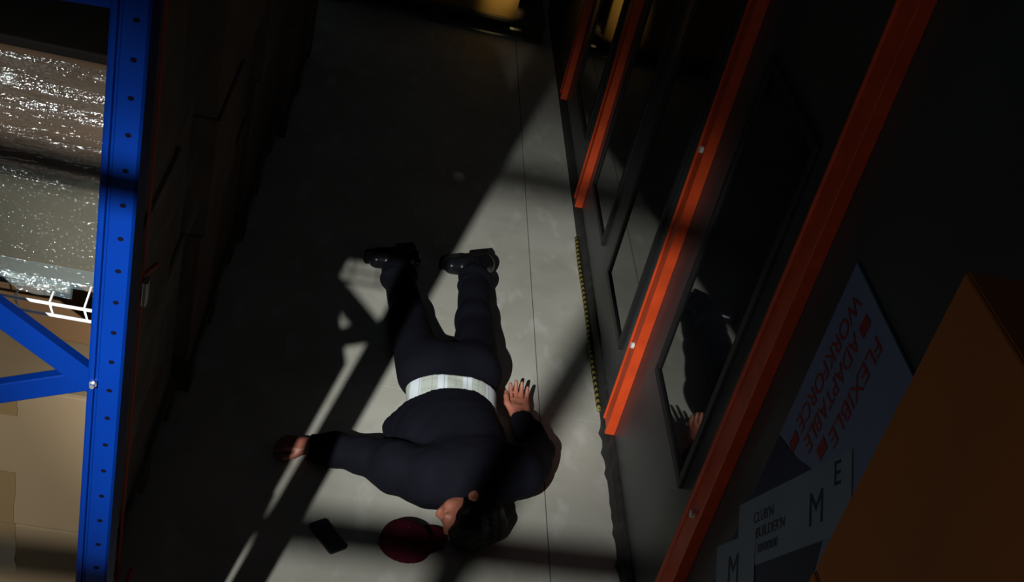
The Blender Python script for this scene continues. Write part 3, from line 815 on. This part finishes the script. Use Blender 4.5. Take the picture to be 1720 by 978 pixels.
# hair
hr = Field((0.38, 2.68, 0.02), (0.74, 3.06, 0.24), 0.004)
hr.ell(hp(-0.018, 0.034, 0), (0.100*HS, 0.092*HS, 0.081*HS), HM, 0.0)
hr.ell(hp(-0.050, -0.035, 0), (0.066*HS, 0.070*HS, 0.068*HS), HM, 0.03)
hr.ell(hp(0.045, 0.088, 0.0), (0.045*HS, 0.030*HS, 0.055*HS), HM, 0.03)
hr.capsule(hp(0.012, -0.010, 0.069), hp(0.016, 0.040, 0.066), 0.010, 0.018, 0.012)
hr.wrinkle(0.0035, 110, 3)
# clear the face and the ear
hr.ell(hp(0.112, -0.055, 0), (0.085*HS, 0.112*HS, 0.12*HS), HM, 0.012, cut=True)
hr.ell(hp(-0.010, -0.022, 0.085), (0.024*HS, 0.036*HS, 0.026*HS), HM, 0.008, cut=True)
hr.halfspace((0, 0, 0.024), (0, 0, -1))
link('hair', hr.mesh('hair'), 'hair', person)

# trousers
tr = Field((0.10, 3.30, 0.0), (0.78, 4.50, 0.30), 0.0062)
tr.capsule((0.478, 3.42, 0.096), (0.472, 3.60, 0.108), 0.148, 0.160, 0.04, 0.58)
for hx in ((0.405, 3.60, 0.128), (0.540, 3.635, 0.128)): tr.ell(hx, (0.092, 0.105, 0.082), None, 0.04)
for h_, k_, a_ in ((hipL, knL, anL), (hipR, knR, anR)):
    tr.chain([h_, k_, a_], [0.094, 0.070, 0.060], 0.035)
    tr.capsule(a_, (a_[0]+0.004, a_[1]+0.035, a_[2]), 0.062, 0.052, 0.02)
# rumpled cuffs
for a_ in (anL, anR):
    tr.ell((a_[0]+0.030, a_[1]-0.022, 0.058), (0.052, 0.038, 0.052), None, 0.02)
    tr.ell((a_[0]-0.022, a_[1]-0.062, 0.056), (0.050, 0.032, 0.050), None, 0.02)
    tr.ell((a_[0]-0.016, a_[1]+0.012, 0.056), (0.052, 0.026, 0.048), None, 0.015)
tr.wrinkle(0.0030, 24, 11)
tr.halfspace((0, 0, 0.002), (0, 0, -1))
tr.halfspace((0.47, 3.385, 0.1), (0.0, -1, 0.0))
link('trousers', tr.mesh('trousers'), 'trouser_cloth', person)

# shirt tail showing between jacket and trousers
sh = Field((0.22, 3.10, 0.0), (0.76, 3.60, 0.30), 0.006)
sh.capsule((0.488, 3.20, 0.096), (0.474, 3.55, 0.104), 0.158, 0.165, 0.0, 0.58)
sh.wrinkle(0.003, 40, 5)
sh.halfspace((0.47, 3.478, 0.20), (-0.10, 1, 0.18)); sh.halfspace((0, 3.16, 0), (0, -1, 0)); sh.halfspace((0, 0, 0.003), (0, 0, -1))
link('shirt', sh.mesh('shirt'), 'plaid', person)

# jacket
jk = Field((-0.02, 2.86, 0.0), (0.95, 3.62, 0.32), 0.0062)
jk.capsule((0.455, 3.42, 0.094), (0.476, 3.25, 0.102), 0.188, 0.180, 0.03, 0.60)
jk.capsule((0.482, 3.25, 0.104), (0.552, 3.08, 0.116), 0.178, 0.160, 0.04, 0.64)
jk.capsule(shL, shR, 0.086, 0.086, 0.05)
jk.capsule((0.49, 3.05, 0.14), (0.63, 3.08, 0.14), 0.08, 0.08, 0.05)
jk.capsule((0.555, 3.04, 0.125), (0.560, 2.985, 0.118), 0.090, 0.078, 0.03)
jk.chain([shL, (0.30, 3.062, 0.095), elL], [0.088, 0.080, 0.066], 0.035)
jk.chain([elL, (0.10, 3.14, 0.060), wrL], [0.064, 0.055, 0.043], 0.02)
jk.chain([shR, (0.765, 3.21, 0.078), elR], [0.086, 0.072, 0.062], 0.015)
jk.chain([elR, (0.776, 3.41, 0.050), wrR], [0.060, 0.050, 0.038], 0.010)
# spread skirt of the open jacket
jk.ell((0.335, 3.30, 0.055), (0.085, 0.085, 0.055), None, 0.04)

jk.wrinkle(0.0045, 26, 21)
jk.wrinkle(0.0018, 70, 8)
jk.halfspace((0.47, 3.365, 0.2), (-0.22, 1, 0.12)) if False else None
sl, (gx, gy, gz) = jk.sub(jk.lo, jk.lo+jk.h*jk.n)
# hem: only the trunk is cut, the right-hand sleeve runs on past it
hem = gy-(3.372+0.25*(gx-0.47)+0.015*np.cos((gx-0.47)*9))
keep = (gx > 0.690)
jk.D = np.where(keep, jk.D, np.maximum(jk.D, hem)).astype(np.float32)
jk.D = np.maximum(jk.D, (gy-3.488)).astype(np.float32)
jk.D = np.maximum(jk.D, (0.015-gx)).astype(np.float32)
jk.halfspace((0, 0, 0.002), (0, 0, -1))
link('jacket', jk.mesh('jacket'), 'jacket_cloth', person)

# shoes: lying on their sides, soles away from the camera, toes to the left of the picture
def shoe(ox, oy):
    d = np.array([-0.90, -0.42, -0.05]); d /= np.linalg.norm(d)
    n = np.array([-0.42, 0.90, 0.05]); n -= d*(n@d); n /= np.linalg.norm(n); s = np.cross(d, n)
    M = np.array([d, n, s]); heel = np.array([0.628+ox, 4.520+oy, 0.058])
    f = Field((0.36+ox, 4.28+oy, 0.0), (0.74+ox, 4.70+oy, 0.20), 0.0042)
    f.chain([heel-n*0.020+d*0.030, heel+d*0.10-n*0.022, heel+d*0.175-n*0.006], [0.042, 0.044, 0.036], 0.02)
    f.capsule(heel+d*0.045-n*0.03, (0.566+ox, 4.37+oy, 0.070), 0.044, 0.044, 0.03)
    f.halfspace(heel+n*0.030, n); f.halfspace((0, 0, 0.003), (0, 0, -1))
    up_ = link('shoe', f.mesh('shoe'), 'shoe_leather', person)
    g = Field((0.36+ox, 4.28+oy, 0.0), (0.76+ox, 4.72+oy, 0.20), 0.0042)
    # sole outline: heel block, waist and ball
    g.rbox(heel+d*0.035+n*0.030, (0.034, 0.014, 0.026), M, 0.008, 0.004)
    g.rbox(heel+d*0.125+n*0.022, (0.085, 0.004, 0.022), M, 0.010, 0.010)
    g.ell(heel+d*0.165+n*0.020, (0.055, 0.012, 0.044), M, 0.010)
    g.halfspace((0, 0, 0.003), (0, 0, -1))
    link('sole', g.mesh('sole'), 'shoe_sole', up_)
shoe(0.0, 0.0); shoe(-0.318, -0.062)

# ------------------------------------------------------------------ cap
cap = tag(empty('cap', (0.37, 2.83, 0)), 'maroon peaked cap lying on the floor by the face of the person', 'cap')
cu = Field((0.24, 2.70, 0.0), (0.54, 3.02, 0.14), 0.0045)
cu.ell((0.362, 2.808, 0.012), (0.084, 0.080, 0.072), None, 0.0)
cu.wrinkle(0.0022, 55, 2); cu.halfspace((0, 0, 0.002), (0, 0, -1))
crown = link('crown', cu.mesh('crown'), 'cap_maroon', cap)
bm = bmesh.new()
bd = Vector((0.88, 0.47, 0)).normalized(); bs = Vector((-bd.y, bd.x, 0)); bc = Vector((0.362, 2.808, 0))
rows = []
for i in range(9):
    t = i/8; row = []
    for j in range(13):
        v = -1+2*j/12
        reach = 0.070+0.068*t*math.sqrt(max(0, 1-(v*0.86)**2))-0.018*v*v*(1-t)
        p = bc+bd*reach+bs*(v*(0.058-0.006*t)); p.z = 0.016+0.010*t-0.012*v*v
        row.append(p)
    rows.append(row)
tv = [[bm.verts.new(p) for p in r] for r in rows]; bv = [[bm.verts.new(p-Vector((0, 0, 0.0035))) for p in r] for r in rows]
for i in range(8):
    for j in range(12):
        bm.faces.new((tv[i][j], tv[i+1][j], tv[i+1][j+1], tv[i][j+1])); bm.faces.new((bv[i][j+1], bv[i+1][j+1], bv[i+1][j], bv[i][j]))
for j in range(12):
    bm.faces.new((tv[8][j], bv[8][j], bv[8][j+1], tv[8][j+1])); bm.faces.new((tv[0][j+1], bv[0][j+1], bv[0][j], tv[0][j]))
for i in range(8):
    bm.faces.new((tv[i+1][0], tv[i][0], bv[i][0], bv[i+1][0])); bm.faces.new((tv[i][12], tv[i+1][12], bv[i+1][12], bv[i][12]))
link('peak', to_mesh(bm, 'peak', smooth=True), 'cap_maroon', cap)
bt = Field((0.34, 2.79, 0.06), (0.385, 2.845, 0.11), 0.003); bt.ell((0.362, 2.808, 0.084), (0.008, 0.008, 0.005))
link('button', bt.mesh('button'), 'cap_maroon', cap)

# ------------------------------------------------------------------ phone
ph = tag(empty('mobile_phone', (0.1215, 2.796, 0)), 'black mobile phone lying on the concrete floor left of the cap', 'phone')
pd = Vector((0.075, -0.1005, 0)).normalized(); pn = Vector((-pd.y, pd.x, 0))
def slab_on_floor(name, L, W, z0, z1, rad, m):
    bm = bmesh.new(); ring = []
    for cx, cy, a0 in ((1, 1, 0), (-1, 1, 90), (-1, -1, 180), (1, -1, 270)):
        for k in range(6):
            a = math.radians(a0+k*18); ring.append((cx*(L/2-rad)+rad*math.cos(a), cy*(W/2-rad)+rad*math.sin(a)))
    c = Vector((0.1215, 2.796, 0))
    lo = [bm.verts.new(c+pd*u+pn*v+Vector((0, 0, z0))) for u, v in ring]; hi = [bm.verts.new(c+pd*u+pn*v+Vector((0, 0, z1))) for u, v in ring]
    n = len(ring)
    for k in range(n): bm.faces.new((lo[k], lo[(k+1) % n], hi[(k+1) % n], hi[k]))
    bm.faces.new(lo[::-1]); bm.faces.new(hi)
    return link(name, to_mesh(bm, name), m, ph)
slab_on_floor('phone_body', 0.136, 0.064, 0.0, 0.0085, 0.009, 'phone_black')
slab_on_floor('screen', 0.130, 0.058, 0.0085, 0.0089, 0.007, 'phone_glass')
